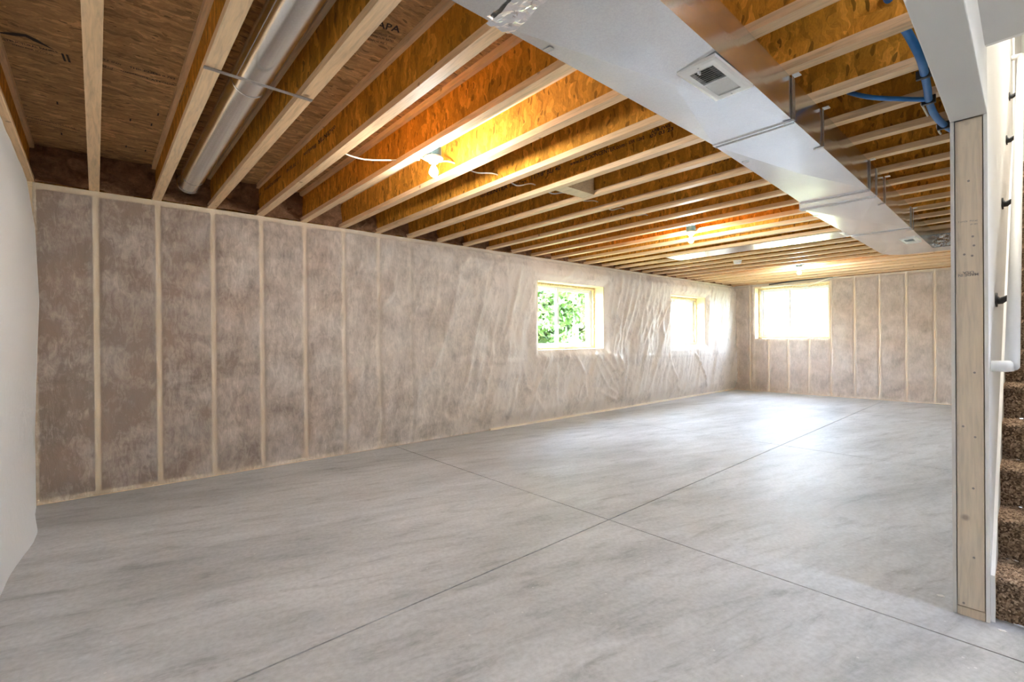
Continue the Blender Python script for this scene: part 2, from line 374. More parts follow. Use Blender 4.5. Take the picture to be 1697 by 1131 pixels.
# the strip between the end wall and the first stud
w0 = MB().box(NX-.40, 0, D+.125, D+.40, 0, ZC).build('foundation', MT['conw']); w0.parent = wl; w0.location = (0, -D, 0)
for nm, bx, mt in (('bottom_plate', (NX-.02, 0, .002, .089, 0, .038), 'plate'), ('top_plate', (NX-.02, 0, .002, .089, ZC-.045, ZC-.002), 'plate'), ('stud', (NX-.015, NX+.03, -.004, .089, .038, ZC-.045), 'stud')):
    MB().box(*bx).build(nm, MT[mt], wl)
obj('insulation_batt', batt_mesh(.33, ZC-.083, 77), wl, (NX+.03, .026, .038))
wf = insulated_wall('wall_far', (LF, D, 0), -PI/2, 4.95, [.10]+[D-(4.732-S*i) for i in range(0, 12)], [(D-W3[1], D-W3[0], W3[2], W3[3])])
MB().box(LF+.1, LF+.42, .0, .30, 0, ZC).build('foundation_corner', MT['conw'], wl)
wn = insulated_wall('wall_near', (NX-.020, .2, 0), PI/2, D-.2+.13, [.05+S*i for i in range(12)], [])

# ---- plastic vapour barriers
def seg_dist(U, Z, pl):
    best = np.full(U.shape, 9.0); tt = np.zeros(U.shape); n = len(pl)-1
    for i in range(n):
        a = np.array(pl[i]); b = np.array(pl[i+1]); d = b-a; L2 = (d**2).sum()
        t = np.clip(((U-a[0])*d[0]+(Z-a[1])*d[1])/L2, 0, 1)
        q = np.hypot(U-a[0]-t*d[0], Z-a[1]-t*d[1]); m = q < best
        best = np.where(m, q, best); tt = np.where(m, (i+t)/n, tt)
    return best, tt
def lw(u, v): p = px(u, v, 1, D); return (p.x, p.z)
FOLDS = [  # (width m, height m, photo polyline on the left wall)
    (.050, .050, [(760, 405), (752, 470), (742, 520), (720, 590), (690, 640), (672, 690)]), (.040, .034, [(800, 470), (790, 520), (775, 580), (765, 640)]),
    (.055, .040, [(690, 620), (640, 665), (620, 700), (605, 740)]), (.045, .030, [(515, 430), (500, 520), (480, 600), (462, 660)]), (.05, .022, [(437, 470), (424, 540), (412, 600)]),
    (.030, .055, [(905, 598), (882, 640), (864, 685), (857, 708)]), (.025, .030, [(900, 590), (884, 640), (875, 690)]), (.02, .022, [(912, 590), (898, 650), (890, 690)]), (.03, .025, [(921, 590), (917, 650), (922, 690)]),
    (.022, .028, [(950, 590), (963, 620), (968, 660)]), (.022, .026, [(985, 588), (1005, 625), (1024, 655)]), (.022, .03, [(994, 588), (1015, 622), (1025, 645)]), (.02, .024, [(975, 590), (1000, 640), (1024, 660)]), (.02, .02, [(990, 650), (1024, 668)]),
    (.024, .060, [(1020, 590), (1026, 620), (1027, 683)]), (.03, .03, [(1000, 575), (1012, 600), (1024, 620)]),
    (.04, .035, [(395, 392), (345, 440), (300, 490), (262, 520)]), (.035, .026, [(372, 420), (318, 468), (255, 498), (205, 515)]), (.035, .03, [(418, 400), (372, 450), (352, 500)]), (.03, .02, [(350, 372), (300, 400), (250, 440)]),
    (.03, .03, [(780, 414), (760, 440), (740, 462)]), (.03, .022, [(780, 414), (785, 450), (783, 490)]), (.03, .02, [(780, 414), (800, 440)]), (.03, .03, [(950, 438), (940, 455), (928, 462)]), (.03, .02, [(950, 438), (968, 462)]),
    (.03, .03, [(858, 452), (846, 500), (833, 560)]), (.03, .022, [(835, 430), (838, 500), (826, 560)]), (.03, .03, [(700, 450), (690, 500), (672, 540)]), (.03, .026, [(725, 470), (712, 520), (690, 570)]), (.035, .03, [(655, 440), (645, 490), (620, 520)]),
    (.03, .03, [(905, 690), (868, 640), (862, 600)]), (.04, .03, [(560, 700), (590, 650), (600, 590)]), (.03, .02, [(945, 655), (965, 688)]), (.03, .03, [(1105, 590), (1118, 640), (1125, 660)]), (.025, .03, [(1148, 585), (1160, 615), (1168, 640)]), (.03, .02, [(1085, 600), (1070, 650)]),
]
for i in range(11): FOLDS.append((.030, .026, [(1018+i*9, 458+i*4), (1010+i*8, 505+i*3), (1004+i*7, 545+i*3)]))
for i in range(5): FOLDS.append((.035, .02, [(1050+i*11, 450+i*3), (1054+i*10, 520), (1058+i*9, 580)]))
FOLDS = [(w, h, [lw(*p) for p in pl]) for w, h, pl in FOLDS]
def near(U, cs, w): return np.max(np.stack([np.clip(1-np.abs(U-c)/w, 0, 1) for c in cs]), 0)
def left_film():
    u = np.arange(NX+.012, LF+.001, .02); z = np.linspace(.006, ZC-.004, 123); U, Z = np.meshgrid(u, z)
    loose = np.clip((U-.2)/3.6, 0, 1)**1.3
    fr = np.clip((Z-.03)/.18, 0, 1)*np.clip((ZC-.02-Z)/.14, 0, 1)        # stapled along both plates
    a = U-Z*.30+.30*(fbm(U*1.1, Z*1.4)-.5)                            # drape lines lean to the left going down
    rg = lambda n: np.clip(1-np.abs(n*2.2-1.03), 0, 1)**2
    drape = .046*rg(fbm(a*2.6+3, Z*.55, 2))+.036*rg(fbm(a*5.5+9, Z*.8+U*.2, 2))+.016*rg(fbm(a*12, Z*1.6, 2))
    crk = .022*(fbm(U*14-Z*5, Z*6+U*3, 3)-.5)
    h = (.005+drape*(.18+.82*loose)+crk*(.3+.7*loose))*(.15+.85*fr)
    tight = near(U, [i*S+.006 for i in range(0, 29)], .035)*(1-loose)
    h = h*(1-.75*tight)+.002
    ridge = np.zeros_like(h)
    for w, hh, pl in FOLDS:
        if min(p[0] for p in pl) < 1.9: w, hh = w*2.0, hh*.5
        d, t = seg_dist(U, Z, pl); ridge = np.maximum(ridge, 1.3*hh*(.6*np.exp(-(d/w)**2)+.4*np.exp(-np.abs(d)/(w*1.8)))*np.sqrt(np.clip(np.sin(PI*np.clip(t*.92+.04, 0, 1)), 0, 1)))
    h = h+ridge*(.2+.8*fr)
    lap = 1.0-.008*U+.012*(fbm(U*2, U*0)-.5)
    h = h+np.where((Z < lap) & (Z > lap-.06), .004, 0)
    keep = np.ones((len(z)-1, len(u)-1), bool); Uc = (U[:-1, :-1]+U[1:, 1:])/2; Zc = (Z[:-1, :-1]+Z[1:, 1:])/2
    for o in (W1, W2):
        keep &= ~((Uc > o[0]) & (Uc < o[1]) & (Zc > o[2]) & (Zc < o[3]))
        edge = np.maximum(np.maximum(o[0]-U, U-o[1]), np.maximum(o[2]-Z, Z-o[3])); h = h*np.clip(.12+edge/.10, .12, 1)
    st = near(U, [i*S+.006 for i in range(0, 29)], .034)*(1-np.clip((U-.9)/2.6, 0, 1))
    st = np.clip(st*1.8, 0, 1); top = (Z > ZC-.05)*1.0
    haze = .29+.62*np.clip((U-.1)/4.4, 0, 1)**.9
    haze = haze*(1-.55*np.maximum(st, top))+.16*np.maximum(st, top)
    calm = np.maximum(st, top)
    P = np.stack([U, D-h, Z], -1)
    return obj('vapor_barrier', grid_mesh('vapor_barrier', P, MT['film'], keep, dict(haze=haze, calm=calm)))
tag(left_film(), 'translucent wrinkled plastic sheet over the insulated long wall with two windows', 'plastic sheet')
def far_film():
    y = np.arange(.56, D-.005, .02); z = np.linspace(.006, ZC-.004, 110); Yy, Z = np.meshgrid(y, z)
    st = near(Yy, [4.732-S*i for i in range(12)], .04)
    h = .004+.030*fbm(Yy*3+Z*1.5, Z*2, 4)*(1-.8*st)*np.clip((Z-.02)/.1, 0, 1)*np.clip((ZC-Z)/.1, 0, 1)
    Yc = (Yy[:-1, :-1]+Yy[1:, 1:])/2; Zc = (Z[:-1, :-1]+Z[1:, 1:])/2
    keep = ~((Yc > W3[0]) & (Yc < W3[1]) & (Zc > W3[2]) & (Zc < W3[3]))
    st = np.clip(np.maximum(st*1.7, Z > ZC-.05), 0, 1)
    haze = .52*(1-.5*st)+.12*st
    P = np.stack([LF-h, Yy, Z], -1)
    return obj('vapor_barrier', grid_mesh('vapor_barrier', P[:, ::-1], MT['film'], keep[:, ::-1], dict(haze=haze[:, ::-1], calm=(.3+.7*st)[:, ::-1])))
tag(far_film(), 'translucent plastic sheet over the insulated far wall around its single window', 'plastic sheet')
def near_film():
    y = np.arange(.33, D-.02, .03); z = np.linspace(.0, ZC-.004, 83); Yy, Z = np.meshgrid(y, z)
    bulge = .032*np.clip(1-np.abs(Z-1.55)/1.0, 0, 1)
    low = np.clip((.55-Z)/.55, 0, 1)**1.5*(.055*np.exp(-((Yy-4.30)/.42)**2)-.02*np.clip((4.0-Yy), 0, .8))
    h = .006+bulge+low+.016*fbm(Yy*4, Z*.5, 3)-.030*np.clip((Z-2.10)/.36, 0, 1)
    P = np.stack([NX+h, Yy, Z], -1)
    return obj('vapor_barrier', grid_mesh('vapor_barrier', P[:, ::-1], MT['filmw'], None, dict(haze=np.full(Yy.shape, .96), calm=np.full(Yy.shape, .9))))
tag(near_film(), 'milky white plastic sheet hanging loose down to the floor on the end wall', 'plastic sheet')
# light wooden strip along the foot of the left wall
MB().box(4.03, LF-.06, -.042, -.010, 0, .024).build('sill_strip', MT['strip'], wl)

# ---- windows
def window(n, loc, ang, w, z0, z1, deep, label):
    """local: u along wall, +y outwards; loc = lower corner of the opening on the wall face"""
    r = struct(empty('window_%d' % n, loc)); r.rotation_euler = (0, 0, ang); H = z1-z0
    f0, f1 = deep, deep+.07
    def ring(a0, a1, b0, b1, t, y0, y1, name, mt, par=r):
        m = MB(); m.box(a0, a0+t, y0, y1, b0, b1); m.box(a1-t, a1, y0, y1, b0, b1); m.box(a0+t, a1-t, y0, y1, b0, b0+t); m.box(a0+t, a1-t, y0, y1, b1-t, b1)
        return m.build(name, MT[mt], par, bevel=.003)
    # wooden buck lining the opening
    b = MB(); t = .012
    ring(-.010, w+.010, -.010, H+.010, .020, -.006, deep+.02, 'window_buck', 'buck')
    ring(t, w-t, t, H-t, .055, f0, f1, 'window_frame', 'frame')
    mid = w*.45
    for (a0, a1, yy, nm) in ((.06, mid+.035, f0+.034, 'sash'), (mid-.035, w-.06, f0+.006, 'sash')):
        s_ = ring(a0, a1, .06, H-.06, .048, yy, yy+.026, nm, 'frame')
        MB().box(a0+.046, a1-.046, yy+.010, yy+.016, .106, H-.106).build('pane', MT['glass'], s_)
    MB().box(mid-.02, mid+.0, f0-.012, f0+.008, H*.34, H*.34+.05).build('latch', MT['vinyl'], r)
    MB().box(mid-.02, mid+.0, f0-.012, f0+.008, H*.66, H*.66+.05).build('latch', MT['vinyl'], r)
    # foam bead round the frame
    pts = []
    rr = np.random.default_rng(n)
    for k, (a, bb) in enumerate((((t+.012, t+.012), (t+.012, H-t-.012)), ((t+.012, H-t-.012), (w-t-.012, H-t-.012)), ((w-t-.012, H-t-.012), (w-t-.012, t+.012)), ((w-t-.012, t+.012), (t+.012, t+.012)))):
        N = 26; q = []; rad = []
        for i in range(N):
            s = i/(N-1); q.append((a[0]+(bb[0]-a[0])*s+rr.normal()*.003, f0-.028+rr.normal()*.006, a[1]+(bb[1]-a[1])*s+rr.normal()*.003)); rad.append((.022 if k < 3 else .010)+abs(rr.normal())*.006)
        MB().tube(q, rad, 8).build('foam_bead', MT['foam'], r, True)
    return r
window(1, (W1[0], D, W1[2]), 0, W1[1]-W1[0], W1[2], W1[3], .235, '')
window(2, (W2[0], D, W2[2]), 0, W2[1]-W2[0], W2[2], W2[3], .235, '')
window(3, (LF, W3[1], W3[2]), -PI/2, W3[1]-W3[0], W3[2], W3[3], .235, '')

# ---- ceiling: subfloor panels
ce = struct(MB().box(NX-.5, LF+.5, .30, D+.4, ZS+.019, ZS+.05).build('ceiling', MT['sub']))
pm = {}
for j, y1 in enumerate((D+.08, D+.08-1.22, D+.08-2.44, D+.08-3.66)):
    y0 = max(y1-1.218, .30); x = NX-.4-(1.22 if j % 2 else 0)
    while x < LF+.4:
        a, b = max(x, NX-.4), min(x+2.437, LF+.45); k = (round(b-a, 3), round(y1-y0, 3))
        if k not in pm: pm[k] = MB().box(0, b-a, 0, y1-y0, 0, .018).mesh('subfloor_panel', MT['sub'])
        obj('subfloor_panel', pm[k], ce, (a, y0, ZS)); x += 2.44
MB().box(NX-.3, LF+.35, D+.10, D+.14, ZC, ZS+.02).build('rim_board', MT['web'], ce)
MB().box(LF+.10, LF+.14, -.1, D+.10, ZC, ZS+.02).build('rim_board', MT['web'], ce)
MB().box(NX-.14, NX-.10, -.1, D+.10, ZC, ZS+.02).build('rim_board', MT['web'], ce)

# ---- stair wall, header, post end
wr = struct(empty('wall_right', (2.87, .2, 0)))
def qbox(x0, x1, y0, y1, z0, z1, par_loc=(2.87, .2, 0)):   # box following the skew, in local coords of wall_right
    ox, oy, oz = par_loc; p = []
    for z in (z0, z1):
        p += [(x0-ox, y0+sk(x0)-oy, z-oz), (x1-ox, y0+sk(x1)-oy, z-oz), (x1-ox, y1+sk(x1)-oy, z-oz), (x0-ox, y1+sk(x0)-oy, z-oz)]
    return p
PR, PL, HZ = .197, .315, 2.180      # faces of the wall; header underside
MB().hexa(qbox(2.868, LF, PL-.0125, PL, .004, ZC-.002)).build('drywall', MT['dry'], wr)
MB().hexa(qbox(2.866, 7.5, PR, PR+.0125, .004, 5.2)).build('drywall', MT['white'], wr)
st_ = MB().hexa(qbox(2.878, 2.916, PR+.0165, PL-.0155, .040, HZ)).build('stud', MT['post'], wr)
MB().hexa(qbox(2.876, LF, PR+.0150, PL-.0140, 0, .037)).build('bottom_plate', MT['post'], wr)
for x in (3.28, 3.69, 4.1, 4.5, 4.9): MB().hexa(qbox(x-.019, x+.019, PR+.0150, PL-.0140, .038, ZC)).build('stud', MT['post'], wr)
MB().hexa(qbox(NX+.05, 2.866, PR, PL, HZ, ZC-.003)).build('header', MT['dry'], wr, bevel=.003)
MB().hexa(qbox(NX+.05, 2.9, PR+.0, PR+.02, ZC-.003, ZS)).build('header_back', MT['dry'], wr)
MB().hexa(qbox(2.6, 2.866, PR, PR+.0125, ZC-.003, 5.2)).build('drywall', MT['white'], wr)
MB().hexa(qbox(2.9, LF, PR+.02, PL-.02, ZC-.003, ZS)).build('blocking', MT['dry'], wr)
def onpost(u, v): return px(u, v, 0, 2.8768)
for txt, a, b in (('MADE IN', (1621.5, 452.5), (1588, 455.5)), ('USA', (1614, 449), (1595, 450.5))):
    put_text(txt, onpost(*a), onpost(*b), Vector((0, 0, -1)), MT['greyink'], 'stamp', st_, hmax=.011)
for txt, a, b in (('SPF STUD', (1620, 364.5), (1607, 365)), ('KD-HT 2', (1603, 366), (1588, 367.5)), ('USA 147', (1620, 370), (1608, 371))):
    put_text(txt, onpost(*a), onpost(*b), Vector((0, 0, -1)), MT['greyink'], 'stamp', st_, hmax=.006)
for u, v in ((1612, 392), (1614, 407), (1598, 422), (1611, 424), (1605, 300), (1615, 618), (1616, 725), (1596, 707), (1613, 810), (1614, 925), (1597, 1000)):
    p = onpost(u, v); MB().tube([p+Vector((.001, 0, 0)), p+Vector((-.0006, 0, 0))], .0045, 8).build('nail_head', MT['greyink'], st_).location = (-2.87, -.2, 0)
# hall: ceiling, side and back walls, stairwell
hc = struct(MB().hexa([(NX, -3.0, 2.40), (2.70, -3.0, 2.40), (2.70, PR+sk(2.7)-.001, 2.40), (NX, PR+sk(NX)-.001, 2.40), (NX, -3.0, 2.42), (2.70, -3.0, 2.42), (2.70, PR+sk(2.7)-.001, 2.42), (NX, PR+sk(NX)-.001, 2.42)]).build('ceiling_hall', MT['dry']))
MB().hexa(qbox(NX-.1, LF+.3, PR+.013, PL+.08, ZS+.02, ZS+.05)).build('header_cap', MT['dry'], wr)
MB().box(2.70, 2.72, -.95, .19, 2.40, 2.80).build('stairwell_fascia', MT['white'], hc)
struct(MB().box(NX-.05, 3.1, -3.05, -3.0, 0, 2.45).build('wall_back', MT['white']))
struct(MB().box(-15, 60, -40, -3.06, -.30, -.05).build('ground_back', MT['grass']))
struct(MB().box(NX-.06, NX, -3.0, .2, 0, 2.45).build('wall_hall', MT['white']))
ws = struct(MB().box(2.93, 9.0, -.92, -.86, 0, 5.2).build('wall_stair', MT['white']))
MB().box(2.93, 2.98, -3.0, -.92, 0, 2.45).build('hall_return', MT['white'], ws)
MB().box(2.66, 2.70, -.92, .2, 2.80, 5.2).build('stairwell_front', MT['white'], ws)
MB().box(2.66, 2.93, -.92, -.86, 2.40, 5.2).build('stairwell_side', MT['white'], ws)
MB().box(2.66, 9.0, -.95, .55, 5.2, 5.25).build('stairwell_ceiling', MT['white'], ws)
MB().box(8.9, 8.95, -.92, .55, 2.6, 5.2).build('landing_wall', MT['white'], ws)
MB().box(7.45, 8.9, .30, .36, 2.6, 5.2).build('landing_side', MT['white'], ws)
# ---- carpeted stair
stt = struct(empty('trim_stairs', (2.93, 0, 0)))
X0, RUN, RISE = 2.935, .254, .1895
def step_mesh(k):
    r = np.random.default_rng(k); prof = [(0.012, 0), (0.012, RISE*.35), (0.010, RISE*.7), (.004, RISE-.035), (-.012, RISE-.028), (-.022, RISE-.014), (-.016, RISE-.002), (0, RISE+.004), (.05, RISE+.004), (.11, RISE+.003), (.17, RISE+.003), (.22, RISE+.002), (RUN+.012, RISE+.001)]
    pts = []
    for (a, b) in zip(prof[:-1], prof[1:]):
        n = max(2, int(math.hypot(b[0]-a[0], b[1]-a[1])/.007))
        for i in range(n): pts.append((a[0]+(b[0]-a[0])*i/n, a[1]+(b[1]-a[1])*i/n))
    pts = np.array(pts+[prof[-1]]); y = np.concatenate([np.arange(PR-.002, -.15, -.006), np.linspace(-.16, -.858, 24)])
    P = np.zeros((len(pts), len(y), 3)); j = r.normal(size=P.shape)*.0022
    P[..., 0] = pts[:, None, 0]; P[..., 1] = y[None]; P[..., 2] = pts[:, None, 1]; P += j
    return grid_mesh('carpet_step', P, MT['carpet'], smooth=False)
sm = [step_mesh(k) for k in range(2)]
for k in range(15):
    obj('carpet_step', sm[k % 2], stt, (X0-2.93+RUN*k, sk(X0+RUN*k), RISE*k))
MB().box(X0+RUN*15-2.93-.02, 6.0, -.86, .35, RISE*15-.05, RISE*15).build('landing_floor', MT['carpet'], stt)
sb = MB(); zo = .10
def skp(x, y, z): return (x-2.93, y+sk(x), z)
sb.hexa([skp(2.90, PR-.014, 0), skp(7.0, PR-.014, RISE*16-.3), skp(7.0, PR-.001, RISE*16-.3), skp(2.90, PR-.001, 0), skp(2.90, PR-.014, .20), skp(7.0, PR-.014, .20+4.1*RISE/RUN), skp(7.0, PR-.001, .20+4.1*RISE/RUN), skp(2.90, PR-.001, .20)])
sb.build('skirt_board', MT['white'], stt)

# ================================================================== THINGS
# ---- I-joists
JY0, JY1 = .325, D+.10
jm_w = MB().box(-.0048, .0048, JY0, JY1, .037, .2646).mesh('web', MT['web'])
jm_f = MB().box(-.03175, .03175, JY0, JY1, 0, .038).mesh('bottom_flange', MT['flange'])
jm_t = MB().box(-.03175, .03175, JY0, JY1, .2636, .3010).mesh('top_flange', MT['flange'])
JOIST = {}
for i in range(-1, 29):
    x = i*S if i >= 0 else NX-.010
    r = empty('floor_joist', (x, 0, ZC))
    tag(r, 'wooden I-joist with OSB web, %s from the white plastic end wall' % ORD(i+2), 'joist', 'I-joists carrying the subfloor')
    obj('bottom_flange', jm_f, r); JOIST[i] = (r, obj('web', jm_w, r)); obj('top_flange', jm_t, r)
def jtext(i, txt, a, b, up, h=None):
    x = i*S-.0048; w = JOIST[i][1]
    put_text(txt, px(*a, 0, x), px(*b, 0, x), Vector((0, 0, up)), MT['ink'], 'lettering', w, hmax=h)
jtext(7, 'onCENTER', (797, 328), (842, 312), 1, .035); jtext(7, 'BlueLinx', (845, 311), (873, 301), 1, .028)
jtext(7, '11 7/8" BLI 40', (881, 298), (929, 281), 1, .034); jtext(7, 'www.BUILDONCENTER.com', (945, 275), (1035, 243), 1, .030)
jtext(7, '- ESR 1262', (1038, 240.5), (1068, 230.5), 1, .022); jtext(7, 'APA-EWS', (1079, 222), (1111, 210), 1, .022); jtext(7, '07 03 23', (1078, 229), (1116, 216), 1, .024)
jtext(3, 'onCENTER', (556, 207), (527, 233), -1, .032); jtext(3, 'BlueLinx', (524, 238), (503, 255), -1, .028); jtext(3, '11 7/8" BLI 40', (495, 265), (475, 281), -1, .030); jtext(3, 'www.BUILDONCENTER.com', (466, 290), (439, 313), -1, .026); jtext(3, '- ESR 1262', (433, 319), (428, 324), -1, .02)
jtext(1, 'BlueLinx 11 7/8"', (298, 173), (312, 142), 1, .02)
jtext(9, 'onCENTER - BlueLinx   11 7/8" BLI 40', (900, 350.5), (975, 329.5), 1, .026)
jtext(9, '07 03 23', (1172, 275), (1208, 265), 1, .02)
def holed_web(yc, zc, r):                 # web with a round knocked-out hole
    m = MB(); q = r*1.25; a = .0048; z0, z1 = .037, .2646
    m.box(-a, a, JY0, yc-q, z0, z1); m.box(-a, a, yc+q, JY1, z0, z1); m.box(-a, a, yc-q, yc+q, z0, zc-q); m.box(-a, a, yc-q, yc+q, zc+q, z1)
    N = 16; ci = []; so_ = []
    for k in range(N):
        c, s_ = math.cos(2*PI*k/N), math.sin(2*PI*k/N); e = q/max(abs(c), abs(s_)); ci.append((yc+r*c, zc+r*s_)); so_.append((yc+e*c, zc+e*s_))
    for k in range(N):
        l = (k+1) % N
        m.poly([(-a, *so_[l]), (-a, *so_[k]), (-a, *ci[k]), (-a, *ci[l])]); m.poly([(a, *so_[k]), (a, *so_[l]), (a, *ci[l]), (a, *ci[k])]); m.poly([(-a, *ci[k]), (a, *ci[k]), (a, *ci[l]), (-a, *ci[l])])
    return m.mesh('web', MT['web'])
for (i, u, v, r_) in ((9, 1141.5, 300.5, .021), (15, 1111, 421, .028)):
    p = px(u, v, 0, i*S-.0048); zc_ = min(max(p.z-ZC, .040+r_*1.25), .262-r_*1.25); JOIST[i][1].data = holed_web(p.y, zc_, r_)
# ---- stamps on the subfloor
def stext(txt, a, b, up, h): put_text(txt, px(*a, 2, ZS-.0002), px(*b, 2, ZS-.0002), Vector((0, up, 0)), MT['ink'], 'stamp', ce, hmax=h).location = (0, 0, 0)
stext('APA', (623, 44), (662, 54), -1, .05); stext('THE ENGINEERED WOOD', (612, 53), (655, 65), -1, .018); stext('ASSOCIATION  RATED', (608, 58), (652, 70), -1, .018); stext('EXPOSURE 1', (610, 66), (640, 74), -1, .016)
stext('PS 2  SPAN', (168, 98), (200, 108), -1, .018); stext('RATED FLOOR', (168, 110), (186, 116), -1, .030); stext('THICKNESS 0.703', (214, 112), (290, 132), -1, .022); stext('PERFORMANCE', (200, 118), (245, 130), -1, .016); stext('CATEGORY', (243, 131), (296, 144), -1, .022)
stext('STRUCTURAL PANELS', (6, 66), (96, 88), -1, .020); stext('SIZED FOR SPACING', (20, 74), (88, 92), -1, .014)
stext('WWW.WOODPANEL', (126, 213), (32, 189), 1, .020); stext('WWW.WOODPANEL', (128, 219), (34, 197), 1, .016); stext('II', (113, 91), (101, 88), 1, .085)
sw = [(0, 53), (22, 54), (44, 57), (62, 66), (92, 84), (60, 70), (42, 61), (20, 59), (0, 55)]
MB().poly([px(u, v, 2, ZS-.0015) for u, v in reversed(sw)]).build('stamp_roof_mark', MT['ink'], ce)
for u, v in ((95, 171), (102, 222), (216, 199), (251, 207), (209, 243), (241, 250), (262, 190)):
    p = px(u, v, 2, ZS-.001); MB().box(p.x-.004, p.x+.004, p.y-.022, p.y+.022, ZS-.0016, ZS).build('nail_mark', MT['ink'], ce)

# ---- fiberglass stuffed into the joist ends
def rim_mesh(w, seed):
    nu, nv = 22, 18; a = np.linspace(0, w, nu); z = np.linspace(0, .296, nv); A, Z = np.meshgrid(a, z)
    d = .03+.10*fbm(A*11+seed*3, Z*14+seed, 4)+.09*np.clip((.12-Z)/.12, 0, 1)*fbm(A*7+seed, Z*3+seed)
    return grid_mesh('rim_insulation', np.stack([A, .095-d, Z], -1), MT['rim'])
rv = [rim_mesh(S-.012, k) for k in range(5)]
for i in range(-1, 28):
    x = (i*S if i >= 0 else NX-.010)+.006
    me = rv[i % 5] if i >= 0 else rim_mesh(-x-.008, 9)
    tag(obj('rim_insulation', me, None, (x, D, ZC+.002)), 'brown fiberglass batt in the %s joist bay from the white end wall' % ORD(i+2), 'insulation', 'fiberglass stuffed into the joist bays')

# ---- bare bulb lamps
def lamp(x, y, z, label, box=True, side=1):
    r = empty('bulb_lamp', (x, y, z)); tag(r, label, 'lamp', 'bare bulb ceiling lamps')
    if box:
        b = MB().lathe([(.050, .012), (.052, .016), (.052, .075), (.046, .082)], n=18).build('junction_box', MT['bluebox'], r)
        MB().box(-.062*side-.006, -.050*side+.006, -.012, .012, .03, .07).build('bracket', MT['bluebox'], b)
    MB().lathe([(.022, -.030), (.030, -.026), (.040, -.006), (.060, -.002), (.064, .004), (.062, .012), (.02, .013)], n=24).build('lampholder', MT['porc'], r, True)
    MB().lathe([(.013, -.048), (.0135, -.028), (.012, -.026)], n=14).build('bulb_base', MT['strap'], r, True)
    MB().lathe([(.002, -.118), (.014, -.116), (.023, -.108), (.029, -.096), (.030, -.086), (.027, -.074), (.020, -.060), (.015, -.050), (.013, -.046)], n=20).build('bulb', MT['bulb'], r, True)
    return r
pb = px(709, 258, 2, ZC-.012); lamp(4*S+.092, pb.y+.02, ZC-.016, 'lit bare bulb in white lampholder below the joist nearest the round pipe bays')
pb = px(1146, 386, 2, ZC-.012); lamp(13*S-.092, pb.y, ZC-.016, 'lit bare bulb below a blue box beside the sheet-metal joist pan', side=-1)
pb = px(1327, 444, 2, ZC-.012); lamp(23*S-.092, pb.y, ZC-.016, 'lit bare bulb nearest the far wall window', side=-1)

t = empty('ceiling_light_offscreen', (5.0, -.3, 5.2)); tag(t, 'round flush ceiling light high above the carpeted stairs', 'lamp')
MB().lathe([(.15, -.02), (.16, 0)], n=24).build('base', MT['enamel'], t); MB().lathe([(.03, -.09), (.10, -.075), (.14, -.045), (.15, -.02)], n=24).build('diffuser_offscreen', MT['lamp'], t, True)

# ---- smoke alarm
t = empty('smoke_alarm', (19*S, px(1208, 431, 2, ZC-.02).y, ZC)); tag(t, 'white round smoke alarm under a joist past the sheet-metal pan', 'smoke alarm')
MB().lathe([(.058, -.012), (.064, -.008), (.064, 0)], n=24).build('base', MT['enamel'], t, True); MB().lathe([(.02, -.052), (.045, -.050), (.055, -.040), (.058, -.012)], n=24).build('cover', MT['enamel'], t, True)
MB().box(-.012, .012, -.046, -.030, -.050, -.044).build('sensor_slot', MT['dark'], t)

# ---- wooden block between two joists
tag(MB().box(7*S+.033, 8*S-.033, px(985, 325, 2, ZC).y-.02, px(920, 316, 2, ZC).y, ZC+.0, ZC+.235).build('wood_block', MT['platey'], None, bevel=.002), 'pale short lumber block wedged between two joists', 'wood block')

# ---- round pipe in a joist bay
t = empty('round_duct', (.607, 0, 2.585)); tag(t, 'round galvanized duct pipe lying in a joist bay', 'duct')
MB().tube([(0, .3, 0), (0, 2.75, 0)], .083, 40, False).build('pipe_section', MT['pipe'], t, True)
MB().tube([(0, 2.70, 0), (0, 4.60, 0)], .080, 40, False).build('pipe_section', MT['pipe'], t, True)
MB().tube([(0, 4.55, 0), (0, 4.86, 0)], .077, 40, False).build('pipe_section', MT['pipe'], t, True)
for y, r_ in ((2.75, .0845), (4.60, .0815), (4.86, .083)):
    MB().tube([(0, y-.006, 0), (0, y-.002, 0), (0, y+.002, 0), (0, y+.006, 0)], [r_, r_+.002, r_+.002, r_], 40, False).build('bead', MT['pipe'], t, True)
MB().tube([(0, 4.86, 0), (0, 4.95, .03), (0, 4.99, .10)], [.078, .078, .078], 24, True).build('elbow', MT['pipe'], t, True)
MB().tube([(-.074, .3, -.037), (-.074, 2.69, -.037)], .003, 6).build('seam', MT['pipe'], t)
a, b = px(362, 118, 2, ZC-.002), px(487, 154, 2, ZC-.002)
tag(MB().box(S-.035, 2*S+.03, a.y-.012, a.y+.012, ZC-.0045, ZC-.0015).build('pipe_strap', MT['strap']), 'thin metal strap across two joists under the round pipe', 'strap')

def cut_hole(o, x0, x1, y0, y1):          # cut a rectangular opening through a sheet part (its own local coordinates)
    import bmesh
    bm = bmesh.new(); bm.from_mesh(o.data)
    for co, no in (((x0, 0, 0), (1, 0, 0)), ((x1, 0, 0), (1, 0, 0)), ((0, y0, 0), (0, 1, 0)), ((0, y1, 0), (0, 1, 0))):
        bmesh.ops.bisect_plane(bm, geom=bm.verts[:]+bm.edges[:]+bm.faces[:], plane_co=co, plane_no=no)
    bad = [f for f in bm.faces if x0 < f.calc_center_median().x < x1 and y0 < f.calc_center_median().y < y1]
    bmesh.ops.delete(bm, geom=bad, context='FACES'); bm.to_mesh(o.data); bm.free()
